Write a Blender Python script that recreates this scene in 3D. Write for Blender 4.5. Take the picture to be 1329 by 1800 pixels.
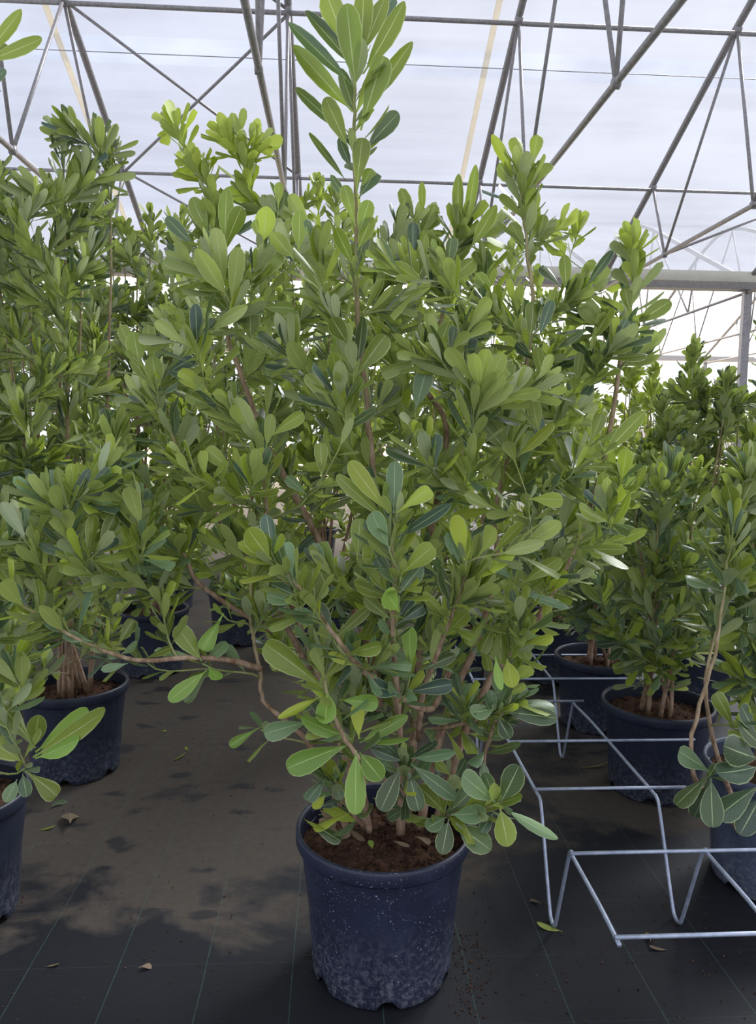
import bpy, bmesh, math, random
import numpy as np
from math import sin, cos, pi, radians
from mathutils import Vector, Matrix
from mathutils.bvhtree import BVHTree

for o in list(bpy.data.objects): bpy.data.objects.remove(o)
SC = bpy.context.scene
COL = SC.collection
random.seed(7); rng = np.random.default_rng(7)

# ------------------------------------------------------------------ camera
H = 1.2; F_PX = 1300.0
yaw, pit, rol = radians(3.26), radians(5.71), radians(0.75)
CF = Vector((sin(yaw)*cos(pit), cos(yaw)*cos(pit), -sin(pit)))
R0 = Vector((cos(yaw), -sin(yaw), 0)); U0 = R0.cross(CF)
CR = R0*cos(rol) + U0*sin(rol); CU = -R0*sin(rol) + U0*cos(rol)
CAM = Vector((0, 0, H))
cd = bpy.data.cameras.new('camera'); cam = bpy.data.objects.new('camera', cd); COL.objects.link(cam)
m = Matrix((CR, CU, -CF)).transposed().to_4x4(); m.translation = CAM
cam.matrix_world = m
cd.sensor_fit = 'VERTICAL'; cd.sensor_height = 36.0; cd.sensor_width = 36.0*1329/1800; cd.lens = 26.0
cd.clip_start = 0.05; cd.clip_end = 400
SC.camera = cam
def ray(x, y): return CF*F_PX + CR*(x-664.5) - CU*(y-900)
def P(x, y, Y):
    d = ray(x, y); return CAM + d*(Y/d.y)
def G(x, y, z=0.0):
    d = ray(x, y); return CAM + d*((z-H)/d.z)
def proj(p):
    d = p-CAM; z = d.dot(CF)
    return 664.5+F_PX*d.dot(CR)/z, 900-F_PX*d.dot(CU)/z

# ------------------------------------------------------------------ light
SUN_DIR = Vector((0.62, 0.62, 0.80)).normalized()
w = bpy.data.worlds.new('sky'); SC.world = w; w.use_nodes = True
nt = w.node_tree; N = nt.nodes; L = nt.links; N.clear()
tc = N.new('ShaderNodeTexCoord'); vm = N.new('ShaderNodeVectorMath'); vm.operation = 'DOT_PRODUCT'
vm.inputs[1].default_value = SUN_DIR; L.new(tc.outputs['Generated'], vm.inputs[0])
cr = N.new('ShaderNodeValToRGB'); e = cr.color_ramp.elements
e[0].position = 0.0; e[0].color = (0.70, 0.74, 0.86, 1)
e[1].position = 1.0; e[1].color = (1.30, 1.24, 1.20, 1)
q = e.new(0.55); q.color = (0.80, 0.83, 0.95, 1)
q = e.new(0.82); q.color = (1.05, 1.02, 1.04, 1)
L.new(vm.outputs['Value'], cr.inputs[0])
bg = N.new('ShaderNodeBackground'); bg.inputs[1].default_value = 0.84
wo = N.new('ShaderNodeOutputWorld'); L.new(cr.outputs[0], bg.inputs[0]); L.new(bg.outputs[0], wo.inputs[0])
sd = bpy.data.lights.new('sun', 'SUN'); sd.energy = 11.5; sd.angle = radians(22); sd.color = (1.0, 0.93, 0.78)
sun = bpy.data.objects.new('sun', sd); COL.objects.link(sun)
sun.rotation_euler = (-SUN_DIR).to_track_quat('-Z', 'Y').to_euler(); sun.location = (6, 6, 12)
VS = SC.view_settings
VS.view_transform = 'Standard'; VS.look = 'None'; VS.exposure = 1.0; VS.gamma = 1.0; VS.use_curve_mapping = False

# ------------------------------------------------------------------ helpers
def mat(name):
    mm = bpy.data.materials.new(name); mm.use_nodes = True
    nt = mm.node_tree; nt.nodes.clear()
    return mm, nt.nodes, nt.links
def val(N, L, op, a, b=None, clamp=False):
    n = N.new('ShaderNodeMath'); n.operation = op; n.use_clamp = clamp
    for i, v in enumerate((a, b)):
        if v is None: continue
        if isinstance(v, (int, float)): n.inputs[i].default_value = v
        else: L.new(v, n.inputs[i])
    return n.outputs[0]
def mix(N, L, f, a, b):
    n = N.new('ShaderNodeMix'); n.data_type = 'RGBA'
    for s, v in ((0, f), (6, a), (7, b)):
        if isinstance(v, (int, float)): n.inputs[s].default_value = v
        elif isinstance(v, tuple): n.inputs[s].default_value = v if len(v) == 4 else (*v, 1)
        else: L.new(v, n.inputs[s])
    return n.outputs[2]
def ramp(N, L, v, p0, p1, c0=(0,0,0,1), c1=(1,1,1,1)):
    n = N.new('ShaderNodeValToRGB'); n.color_ramp.elements[0].position = p0; n.color_ramp.elements[1].position = p1
    n.color_ramp.elements[0].color = c0; n.color_ramp.elements[1].color = c1
    L.new(v, n.inputs[0]); return n.outputs[0]
def noise(N, L, vec, scale, detail=4, rough=.55, dist=0):
    n = N.new('ShaderNodeTexNoise'); n.inputs['Scale'].default_value = scale; n.inputs['Detail'].default_value = detail
    n.inputs['Roughness'].default_value = rough; n.inputs['Distortion'].default_value = dist
    if vec is not None: L.new(vec, n.inputs['Vector'])
    return n.outputs['Fac']
def mapping(N, L, vec, scale=(1,1,1), loc=(0,0,0), rot=(0,0,0)):
    n = N.new('ShaderNodeMapping'); n.inputs['Scale'].default_value = scale
    n.inputs['Location'].default_value = loc; n.inputs['Rotation'].default_value = rot
    L.new(vec, n.inputs[0]); return n.outputs[0]
def principled(N, L, col, rough, spec=.5, metal=0, normal=None):
    b = N.new('ShaderNodeBsdfPrincipled')
    for k, v in (('Base Color', col), ('Roughness', rough), ('Metallic', metal), ('Specular IOR Level', spec)):
        if isinstance(v, (int, float)): b.inputs[k].default_value = v
        elif isinstance(v, tuple): b.inputs[k].default_value = v if len(v) == 4 else (*v, 1)
        else: L.new(v, b.inputs[k])
    if normal is not None: L.new(normal, b.inputs['Normal'])
    return b.outputs[0]
def bump(N, L, h, strength, dist):
    n = N.new('ShaderNodeBump'); n.inputs['Strength'].default_value = strength; n.inputs['Distance'].default_value = dist
    L.new(h, n.inputs['Height']); return n.outputs[0]
def out(N, L, s):
    o = N.new('ShaderNodeOutputMaterial'); L.new(s, o.inputs[0])
def srgb(r, g, b):
    f = lambda c: ((c/255+.055)/1.055)**2.4 if c > 10 else c/255/12.92
    return (f(r), f(g), f(b), 1)

# ------------------------------------------------------------------ materials
def leaf_mat(name, a, b, back, vein, trans, rough, dust):
    mm, N, L = mat(name)
    oi = N.new('ShaderNodeObjectInfo'); at = N.new('ShaderNodeAttribute'); at.attribute_name = 'rnd'
    r = val(N, L, 'FRACT', val(N, L, 'ADD', oi.outputs['Random'], at.outputs['Fac']))
    top = mix(N, L, r, a, b)
    uv = N.new('ShaderNodeTexCoord'); sp = N.new('ShaderNodeSeparateXYZ'); L.new(uv.outputs['UV'], sp.inputs[0])
    du = val(N, L, 'ABSOLUTE', val(N, L, 'SUBTRACT', sp.outputs[0], .5))
    n1 = noise(N, L, uv.outputs['Object'], 60, 2)
    top = mix(N, L, val(N, L, 'MULTIPLY', n1, .35), top, b)
    ge = N.new('ShaderNodeNewGeometry')
    hs = N.new('ShaderNodeHueSaturation'); L.new(top, hs.inputs['Color'])
    L.new(val(N, L, 'ADD', val(N, L, 'MULTIPLY', val(N, L, 'FRACT', val(N, L, 'MULTIPLY', r, 7.3)), .75), .68), hs.inputs['Value'])
    c = mix(N, L, ge.outputs['Backfacing'], hs.outputs[0], back)  # paler underside, its colour lightened further to imitate backlit highlights
    # side veins
    wv = val(N, L, 'SINE', val(N, L, 'MULTIPLY', val(N, L, 'SUBTRACT', sp.outputs[1], val(N, L, 'MULTIPLY', du, .55)), 62))
    wv = ramp(N, L, wv, .86, 1.0)
    c = mix(N, L, val(N, L, 'MULTIPLY', wv, .09), c, vein)
    # midrib, wider at the base; its paleness is raised as a painted highlight
    wid = val(N, L, 'ADD', val(N, L, 'MULTIPLY', val(N, L, 'SUBTRACT', 1.0, sp.outputs[1]), .045), .016)
    mr = val(N, L, 'SUBTRACT', 1.0, val(N, L, 'DIVIDE', du, wid), True)
    mr = ramp(N, L, mr, .15, .6)
    c = mix(N, L, val(N, L, 'MULTIPLY', mr, .8), c, vein)
    # pale leaf margin, strengthened as a highlight painted along the edge
    ed = ramp(N, L, du, .44, .485)
    c = mix(N, L, val(N, L, 'MULTIPLY', ed, .6), c, vein)
    if dust:
        n2 = noise(N, L, uv.outputs['Object'], 110, 5, .7); n2 = ramp(N, L, n2, .55, .72)
        n3 = noise(N, L, uv.outputs['Object'], 9, 3); n3 = ramp(N, L, n3, .4, .75)
        c = mix(N, L, val(N, L, 'MULTIPLY', val(N, L, 'MULTIPLY', n2, n3), dust), c, srgb(168, 182, 178))
    nb = bump(N, L, val(N, L, 'ADD', val(N, L, 'MULTIPLY', mr, -1.0), val(N, L, 'MULTIPLY', wv, -.25)), .35, .0015)
    p = principled(N, L, c, rough, .5, 0, nb)
    t = N.new('ShaderNodeBsdfTranslucent'); L.new(mix(N, L, .45, c, srgb(160, 190, 40)), t.inputs[0])
    mx = N.new('ShaderNodeMixShader'); mx.inputs[0].default_value = trans
    L.new(p, mx.inputs[1]); L.new(t.outputs[0], mx.inputs[2]); out(N, L, mx.outputs[0]); return mm
LM = {
 'Y': leaf_mat('leaf_young', srgb(184,194,66), srgb(164,180,58), srgb(188,198,96), srgb(206,214,130), .42, .45, 0),
 'B': leaf_mat('leaf_bright', srgb(142,162,58), srgb(164,175,60), srgb(166,178,98), srgb(190,204,136), .34, .40, .25),
 'M': leaf_mat('leaf_mid', srgb(134,146,58), srgb(106,124,50), srgb(158,170,98), srgb(196,206,146), .32, .34, 0),
 'D': leaf_mat('leaf_dark', srgb(84,101,50), srgb(58,80,70), srgb(158,168,118), srgb(184,196,144), .2, .30, 0),
 'W': leaf_mat('leaf_dusty', srgb(84,112,80), srgb(106,130,84), srgb(150,162,120), srgb(172,186,142), .2, .38, .8),
 'G': leaf_mat('leaf_fresh_green', srgb(116,152,62), srgb(130,160,66), srgb(150,172,88), srgb(188,210,130), .32, .36, .2),
 'X': leaf_mat('leaf_dry', srgb(122,104,80), srgb(96,80,62), srgb(140,122,98), srgb(150,134,110), .1, .7, 0)}
LK = list(LM)
def bark_mat():
    mm, N, L = mat('bark')
    at = N.new('ShaderNodeAttribute'); at.attribute_name = 'young'
    tc = N.new('ShaderNodeTexCoord')
    n = noise(N, L, mapping(N, L, tc.outputs['Object'], (1,1,.35)), 70, 5, .6)
    old = mix(N, L, ramp(N, L, n, .35, .65), srgb(122,94,74), srgb(176,150,126))
    c = mix(N, L, at.outputs['Fac'], old, srgb(134,158,84))
    out(N, L, principled(N, L, c, .75, .25, 0, bump(N, L, n, .5, .002))); return mm
M_BARK = bark_mat()
def pot_mat(name, base, lime, low):
    mm, N, L = mat(name)
    tc = N.new('ShaderNodeTexCoord'); o = tc.outputs['Object']
    sp = N.new('ShaderNodeSeparateXYZ'); L.new(o, sp.inputs[0])
    hz = val(N, L, 'SUBTRACT', 1.0, val(N, L, 'MULTIPLY', sp.outputs[2], 1/.20), True)
    n = noise(N, L, o, 9, 6, .6)
    c = mix(N, L, ramp(N, L, n, .35, .7), base, tuple(min(1, v*1.7) for v in base[:3])+(1,))
    vo = noise(N, L, o, 230, 2, .5)
    spk = ramp(N, L, vo, .665, .70)
    grp = ramp(N, L, noise(N, L, o, 14, 3), .42, .6)
    c = mix(N, L, val(N, L, 'MULTIPLY', val(N, L, 'MULTIPLY', spk, grp), lime), c, srgb(150,158,172))
    fine = ramp(N, L, noise(N, L, o, 75, 8, .75), .46, .64)
    c = mix(N, L, val(N, L, 'MULTIPLY', val(N, L, 'MULTIPLY', fine, hz), low), c, srgb(128,130,136))
    rr = val(N, L, 'ADD', val(N, L, 'MULTIPLY', n, .25), .34)
    out(N, L, principled(N, L, c, rr, .4, 0, bump(N, L, n, .15, .004))); return mm
M_POT = pot_mat('pot_plastic', srgb(30,35,52), .9, .6)
M_POT2 = pot_mat('pot_plastic_less_lime', srgb(30,36,50), .25, .5)  # nearly the same navy plastic with fewer lime specks
M_POT3 = pot_mat('pot_plastic_grey', srgb(62,70,88), .3, .8)
def soil_mat():
    mm, N, L = mat('soil')
    tc = N.new('ShaderNodeTexCoord'); n = noise(N, L, tc.outputs['Object'], 60, 8, .7)
    n2 = noise(N, L, tc.outputs['Object'], 160, 3)
    c = mix(N, L, ramp(N, L, n, .35, .68), srgb(40,29,24), srgb(112,84,68))
    c = mix(N, L, ramp(N, L, n2, .66, .74), c, srgb(176,140,108))
    out(N, L, principled(N, L, c, .95, .1, 0, bump(N, L, n, 1, .01))); return mm
M_SOIL = soil_mat()
def metal_mat(name, a, b, metallic, rough):
    mm, N, L = mat(name); tc = N.new('ShaderNodeTexCoord'); n = noise(N, L, tc.outputs['Object'], 40, 5, .65)
    out(N, L, principled(N, L, mix(N, L, ramp(N, L, n, .35, .65), a, b), rough, .5, metallic, bump(N, L, n, .15, .001))); return mm
M_GALV = metal_mat('galvanised_wire', srgb(150,160,180), srgb(180,188,204), .45, .45)
M_STEEL = metal_mat('greenhouse_steel', srgb(140,136,136), srgb(172,166,162), .2, .45)
def strap_mat():
    mm, N, L = mat('tan_strap'); tc = N.new('ShaderNodeTexCoord'); n = noise(N, L, tc.outputs['Object'], 12, 4)
    c = mix(N, L, n, srgb(250,244,232), srgb(240,232,216))
    t = N.new('ShaderNodeBsdfTranslucent'); L.new(c, t.inputs[0]); d = N.new('ShaderNodeBsdfDiffuse'); L.new(c, d.inputs[0])
    mx = N.new('ShaderNodeMixShader'); mx.inputs[0].default_value = .4; L.new(t.outputs[0], mx.inputs[1]); L.new(d.outputs[0], mx.inputs[2])
    out(N, L, mx.outputs[0]); return mm
M_TAN = strap_mat()
M_WOOD = metal_mat('dry_wood', srgb(150,138,126), srgb(120,106,94), 0, .85)
def film_mat(name, tr, tint):
    mm, N, L = mat(name); tc = N.new('ShaderNodeTexCoord'); o = tc.outputs['Object']
    s = noise(N, L, mapping(N, L, o, (.22, 3.2, 3.2)), 1.6, 5, .5, .3)
    s2 = noise(N, L, mapping(N, L, o, (.7, 1, 1)), .9, 4, .55)
    c = mix(N, L, ramp(N, L, s, .3, .7), tint, tuple(v*.86 for v in tint[:3])+(1,))
    c = mix(N, L, ramp(N, L, s2, .45, .75), c, tuple(v*1.07 for v in tint[:3])+(1,))
    g = N.new('ShaderNodeBsdfTranslucent'); L.new(c, g.inputs[0])
    nb = bump(N, L, s, .25, .05); L.new(nb, g.inputs['Normal'])
    t = N.new('ShaderNodeBsdfTransparent'); L.new(c, t.inputs[0])
    mx = N.new('ShaderNodeMixShader'); mx.inputs[0].default_value = tr
    L.new(g.outputs[0], mx.inputs[1]); L.new(t.outputs[0], mx.inputs[2]); out(N, L, mx.outputs[0]); return mm
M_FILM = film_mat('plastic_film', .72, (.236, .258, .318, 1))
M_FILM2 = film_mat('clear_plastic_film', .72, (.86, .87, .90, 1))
M_SEAM = film_mat('plastic_film_overlap', .85, (.86, .885, .93, 1))
def floor_mat():
    mm, N, L = mat('ground_cover_fabric'); tc = N.new('ShaderNodeTexCoord'); o = tc.outputs['Object']
    sp = N.new('ShaderNodeSeparateXYZ'); L.new(o, sp.inputs[0])
    wob = noise(N, L, o, 1.5, 2)
    big = noise(N, L, mapping(N, L, o, (1, .9, 1), (3.1, 1.7, 0)), 1.7, 8, .62, .4)
    # dust settles further back, between the rows; the front strip is swept and damp
    yy = val(N, L, 'MULTIPLY', val(N, L, 'SUBTRACT', sp.outputs[1], 1.85), .9)
    yy = val(N, L, 'MINIMUM', val(N, L, 'MAXIMUM', yy, -.30), .24)
    d = val(N, L, 'ADD', big, yy)
    d = val(N, L, 'ADD', d, val(N, L, 'MULTIPLY', val(N, L, 'MAXIMUM', val(N, L, 'SUBTRACT', sp.outputs[0], .1), 0), -.22))
    d = val(N, L, 'ADD', d, val(N, L, 'MULTIPLY', val(N, L, 'SUBTRACT', noise(N, L, mapping(N, L, o, (1, 1.5, 1), (7, 2, 0)), 4.2, 6, .6, .6), .5), .7))
    dust = ramp(N, L, d, .46, .60)
    damp = ramp(N, L, noise(N, L, mapping(N, L, o, (1, 1.6, 1), (.4, 0, 0)), 5.5, 4, .5), .60, .66)
    dust = val(N, L, 'MULTIPLY', dust, val(N, L, 'SUBTRACT', 1.0, val(N, L, 'MULTIPLY', damp, .75)))
    fn = noise(N, L, o, 35, 6, .7)
    weave = N.new('ShaderNodeTexWave'); weave.inputs['Scale'].default_value = 110; weave.bands_direction = 'Y'; L.new(o, weave.inputs[0])
    base = mix(N, L, fn, srgb(17,19,25), srgb(28,30,36))
    dcol = mix(N, L, fn, srgb(60,54,48), srgb(84,76,68))
    c = mix(N, L, val(N, L, 'MULTIPLY', dust, .9), base, dcol)
    def stripes(comp, step, off, width, wobble):
        v = val(N, L, 'ADD', sp.outputs[comp], val(N, L, 'MULTIPLY', wob, wobble))
        f = val(N, L, 'FRACT', val(N, L, 'DIVIDE', val(N, L, 'ADD', v, off), step))
        f = val(N, L, 'ABSOLUTE', val(N, L, 'SUBTRACT', f, .5))
        return val(N, L, 'LESS_THAN', f, width/step)
    s1 = stripes(0, .197, .0985+.085+4*.197+20*.197, .0011, .012)
    s2 = stripes(1, .20, .1+20*.2, .0012, .008)
    sk = noise(N, L, o, 50, 3)
    c = mix(N, L, val(N, L, 'MULTIPLY', val(N, L, 'MULTIPLY', s1, sk), 1.0), c, srgb(62,84,76))
    c = mix(N, L, val(N, L, 'MULTIPLY', val(N, L, 'MULTIPLY', s2, sk), .2), c, srgb(80,90,96))
    dots = ramp(N, L, noise(N, L, o, 120, 2), .76, .79)
    c = mix(N, L, val(N, L, 'MULTIPLY', dots, .6), c, srgb(140,140,138))
    rr = val(N, L, 'ADD', val(N, L, 'MULTIPLY', dust, .3), .62)
    out(N, L, principled(N, L, c, rr, .25, 0, bump(N, L, weave.outputs['Fac'], .15, .001))); return mm
M_FLOOR = floor_mat()
def plain(name, col, rough=.7):
    mm, N, L = mat(name); tc = N.new('ShaderNodeTexCoord'); n = noise(N, L, tc.outputs['Object'], 8, 4)
    out(N, L, principled(N, L, mix(N, L, n, col, tuple(v*.75 for v in col[:3])+(1,)), rough, .3)); return mm
M_CURT = plain('cream_curtain', srgb(232,226,206), .6)
M_EARTH = plain('outside_earth', srgb(150,140,120), .9)

# ------------------------------------------------------------------ object builders
def link(o, parent=None):
    COL.objects.link(o)
    if parent: o.parent = parent
    return o
def obj_from(name, verts, faces, mt, parent=None, smooth=True, origin=None):
    me = bpy.data.meshes.new(name)
    if origin is not None:
        verts = [Vector(v)-origin for v in verts]
    me.from_pydata([tuple(v) for v in verts], [], faces); me.materials.append(mt)
    if smooth: me.polygons.foreach_set('use_smooth', [True]*len(faces))
    o = bpy.data.objects.new(name, me)
    if origin is not None and parent is None: o.location = origin
    return link(o, parent)
def thing(name, label, cat, loc=(0,0,0), group=None):
    o = bpy.data.objects.new(name, None); o.empty_display_size = .1; o.location = loc; COL.objects.link(o)
    o['label'] = label; o['category'] = cat
    if group: o['group'] = group
    return o
def tag(o, label=None, cat=None, group=None, kind=None):
    if label: o['label'] = label
    if cat: o['category'] = cat
    if group: o['group'] = group
    if kind: o['kind'] = kind
    return o
def catmull(pts, sub):
    pts = [Vector(p) for p in pts]
    if len(pts) < 3 or sub < 2: return pts
    r = []
    for i in range(len(pts)-1):
        p0 = pts[max(i-1, 0)]; p1 = pts[i]; p2 = pts[i+1]; p3 = pts[min(i+2, len(pts)-1)]
        for k in range(sub):
            t = k/sub
            r.append(.5*((2*p1)+(p2-p0)*t+(2*p0-5*p1+4*p2-p3)*t*t+(3*p1-p0-3*p2+p3)*t**3))
    r.append(pts[-1]); return r
def tube_geo(pts, radii, sides=8):
    V = []; Fs = []
    n = len(pts); up = None
    for i, p in enumerate(pts):
        d = (pts[min(i+1, n-1)]-pts[max(i-1, 0)]).normalized()
        if up is None: up = Vector((0,0,1)) if abs(d.z) < .9 else Vector((1,0,0))
        a = d.cross(up).normalized(); b = a.cross(d); up = b
        for k in range(sides):
            t = 2*pi*k/sides; V.append(p+(a*cos(t)+b*sin(t))*radii[i])
    for i in range(n-1):
        for k in range(sides):
            k2 = (k+1) % sides
            Fs.append((i*sides+k, i*sides+k2, (i+1)*sides+k2, (i+1)*sides+k))
    Fs.append(tuple(range(sides-1, -1, -1))); Fs.append(tuple((n-1)*sides+k for k in range(sides)))
    return V, Fs
def tube(name, pts, r, mt, parent=None, sides=8, origin=None):
    pts = [Vector(p) for p in pts]
    rr = r if isinstance(r, (list, tuple)) else [r]*len(pts)
    V, Fs = tube_geo(pts, rr, sides)
    return obj_from(name, V, Fs, mt, parent, True, origin)

# ------------------------------------------------------------------ leaf templates
def half_width(t, k):
    if t < .08: return .045
    s = (t-.08)/.92
    a, b = ((1.25, .46), (1.0, .5), (1.6, .42), (.95, .62))[k]     # obovate, spatulate, broad tip, elliptic
    pk = a/(a+b); v = (s**a)*((1-s)**b)/((pk**a)*((1-pk)**b))
    return max(.045*(1-s), .5*v)
def template(k, hi):
    ts = [0, .10, .30, .50, .70, .86, .95, .988, 1.0] if hi else [0, .12, .42, .70, .92, 1.0]
    us = (-1, -.55, 0, .55, 1) if hi else (-1, 0, 1)
    curl = (.16, .07, .22, .12)[k]; bend = (.10, -.05, .20, -.14)[k]; tw = (0, .12, -.1, .05)[k]
    V = []; UV = []; Fc = []
    for t in ts:
        if t == 1.0:
            V.append((0, 1.0, -bend)); UV.append((.5, 1)); break
        hw = half_width(t, k)
        for u in us:
            z = -bend*t*t - curl*hw*abs(u)**2 + .06*hw*(abs(u)) + tw*u*hw*t
            V.append((u*hw*(1-.10*abs(u)*curl*3), t, z)); UV.append((.5+.5*u, t))
    n = len(us)
    for i in range(len(ts)-2):
        for j in range(n-1):
            Fc.append((i*n+j, i*n+j+1, (i+1)*n+j+1, (i+1)*n+j))
    last = (len(ts)-2)*n; tip = len(V)-1
    for j in range(n-1): Fc.append((last+j, last+j+1, tip, tip))
    return np.array(V, float), UV, Fc
T_HI = [template(k, True) for k in range(4)]; T_LO = [template(k, False) for k in range(4)]
LEAF_ME = {}
def leaf_mesh(k, c):
    if (k, c) in LEAF_ME: return LEAF_ME[(k, c)]
    V, UV, Fc = T_HI[k]
    Fc = [tuple(f[:3]) if f[2] == f[3] else f for f in Fc]
    me = bpy.data.meshes.new('leaf'); me.from_pydata([tuple(v) for v in V], [], Fc); me.materials.append(LM[c])
    me.polygons.foreach_set('use_smooth', [True]*len(Fc))
    uvl = me.uv_layers.new(name='UVMap')
    for lp in me.loops: uvl.data[lp.index].uv = UV[lp.vertex_index]
    LEAF_ME[(k, c)] = me; return me
# a leaf record: (base, dir, normal, length, width, shape, class)
def leaf_matrix(lf, org):
    b, d, n, ln, wd, k, c = lf
    y = d.normalized(); x = y.cross(n)
    if x.length < 1e-4: x = y.cross(Vector((.3,.5,.8)))
    x.normalize(); z = x.cross(y)
    return Matrix(((x.x*wd, y.x*ln, z.x*ln, b.x-org.x), (x.y*wd, y.y*ln, z.y*ln, b.y-org.y),
                   (x.z*wd, y.z*ln, z.z*ln, b.z-org.z), (0,0,0,1)))

ALL = []    # plants: dict(root, org, leaves)
def rv(s=1.0): return Vector((random.gauss(0,s), random.gauss(0,s), random.gauss(0,s)))
def pick(wts):
    r = random.random()*sum(wts.values()); a = 0
    for k, v in wts.items():
        a += v
        if r <= a: return k
    return k
def shoot_leaves(path, n, ln, cls, spread=1.0, narrow=.30, zone=.10, shapes=(0,1,2,3)):
    """spiral of leaves along the last part of a twig; tight at the tip, opening below"""
    tip = path[-1]; L_ = []; ax = (path[-1]-path[-2]).normalized()
    # cumulative from the tip
    seg = []; acc = 0
    for i in range(len(path)-1, 0, -1):
        l = (path[i]-path[i-1]).length; seg.append((acc, acc+l, path[i], path[i-1])); acc += l
    zone = min(zone, acc*.95); ph = random.random()*6.28
    for i in range(n):
        t = (i+.3*random.random())/n; s = zone*(t**1.05)
        p = tip; a = ax
        for s0, s1, pa, pb in seg:
            if s <= s1:
                f = (s-s0)/max(1e-6, s1-s0); p = pa.lerp(pb, f); a = (pa-pb).normalized(); break
        ang = radians((11+46*(t**.8))*spread+random.gauss(0,8))
        th = ph+i*2.39996+random.gauss(0,.2)
        u = a.cross(Vector((0,0,1)) if abs(a.z) < .95 else Vector((1,0,0))).normalized(); v = a.cross(u)
        rad = u*cos(th)+v*sin(th)
        d = (a*cos(ang)+rad*sin(ang)).normalized()
        nn = (a*.9 - rad*.15 + Vector((0,-.12,.35)) + rv(.13))
        nn = nn - d*nn.dot(d)
        l = ln*random.uniform(.72,1.12)*(.62+.38*min(1, t*3+.15))
        c = cls if isinstance(cls, str) else pick(cls)
        if isinstance(cls, dict) and t < .25 and 'D' != c and random.random() < .3 and 'B' in cls: c = 'B'
        wd = l*random.uniform(narrow*.85, narrow*1.3)*(1.35 if c == 'Y' else 1)
        L_.append((p, d, nn, l, wd, random.choice(shapes), c))
    return L_

def make_branch(parent, org, pts, r0, r1, young0, young1, name='branch', sides=7):
    rr = [r0+(r1-r0)*(i/(len(pts)-1))**.8 for i in range(len(pts))]
    V, Fs = tube_geo(pts, rr, sides)
    o = obj_from(name, [v-org for v in V], Fs, M_BARK, parent)
    at = o.data.attributes.new('young', 'FLOAT', 'POINT')
    n = len(pts); vals = []
    for i in range(n): vals += [young0+(young1-young0)*(i/(n-1))**(4 if name == 'stem' else 1.5)]*sides
    at.data.foreach_set('value', vals); return o

def pot(parent, r, h, mt, notch_phase=0.0, groove=True):
    SEG = 96; rb = r*.80
    prof = [(rb-.012, .012), (rb-.004, .0), (rb, .006), (rb*.55+r*.45*.93, h*.5), (r*.93, h-.055), (r*.935, h-.036), (r*.985, h-.034), (r, h-.028),
            (r, h-.006), (r*.99, h), (r*.955, h), (r*.94, h-.008), (r*.93, h-.05), (rb-.006, .02)]
    # extra body rings for the notches
    prof = prof[:3] + [(rb+.001, .022), (rb+.002, .034)] + prof[3:]
    V = []; Fs = []
    for i, (rr, z) in enumerate(prof):
        for k in range(SEG):
            a = 2*pi*k/SEG; q = rr; zz = z
            if i <= 4:
                da = min(abs(((a-notch_phase-j*pi/3+pi) % (2*pi))-pi) for j in range(6))
                if da < .14: zz = max(zz, .026*math.sqrt(max(0, 1-(da/.14)**2))+(0 if i < 4 else .008))
            if groove and 4 <= i <= 7:
                da = min(abs(((a-notch_phase-j*pi/3+pi) % (2*pi))-pi) for j in range(6))
                if da < .07: q -= .0035
            V.append((q*cos(a), q*sin(a), zz))
    n = len(prof); FR = []
    for i in range(n-1):
        for k in range(SEG):
            k2 = (k+1) % SEG; (FR if 7 <= i <= 12 else Fs).append((i*SEG+k, i*SEG+k2, (i+1)*SEG+k2, (i+1)*SEG+k))
    o = obj_from('pot', V, Fs, mt, parent)
    b7 = 7*SEG; obj_from('rim', V[b7:14*SEG], [tuple(q-b7 for q in f) for f in FR], mt, o)
    # soil: heaped uneven disc
    V = [(0,0,h-.045)]; Fs = []
    R = 12; S = 48
    for i in range(1, R+1):
        for k in range(S):
            a = 2*pi*k/S; q = r*.925*i/R
            V.append((q*cos(a), q*sin(a), h-.05+random.uniform(-.007,.009)+.012*(1-i/R)))
    for k in range(S): Fs.append((0, 1+k, 1+(k+1) % S))
    for i in range(R-1):
        for k in range(S):
            k2 = (k+1) % S; Fs.append((1+i*S+k, 1+(i+1)*S+k, 1+(i+1)*S+k2, 1+i*S+k2))
    obj_from('soil', V, Fs, M_SOIL, parent)
    V = []; Fs = []
    for _ in range(420 if r > .19 else 160):
        a = random.random()*6.28; q = r*.9*math.sqrt(random.random()); s = random.uniform(.002,.007)
        c = Vector((q*cos(a), q*sin(a), h-.046+s*.4)); b = len(V)
        dd = [Vector((s,0,0)), Vector((-s,0,0)), Vector((0,s,0)), Vector((0,-s,0)), Vector((0,0,s*.8)), Vector((0,0,-s*.8))]
        V += [c+d*random.uniform(.6,1.3) for d in dd]
        Fs += [(b,b+2,b+4),(b+2,b+1,b+4),(b+1,b+3,b+4),(b+3,b,b+4),(b+2,b,b+5),(b+1,b+2,b+5),(b+3,b+1,b+5),(b,b+3,b+5)]
    tag(obj_from('soil_crumbs', V, Fs, M_SOIL, parent, False), kind='stuff')
    return o

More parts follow.
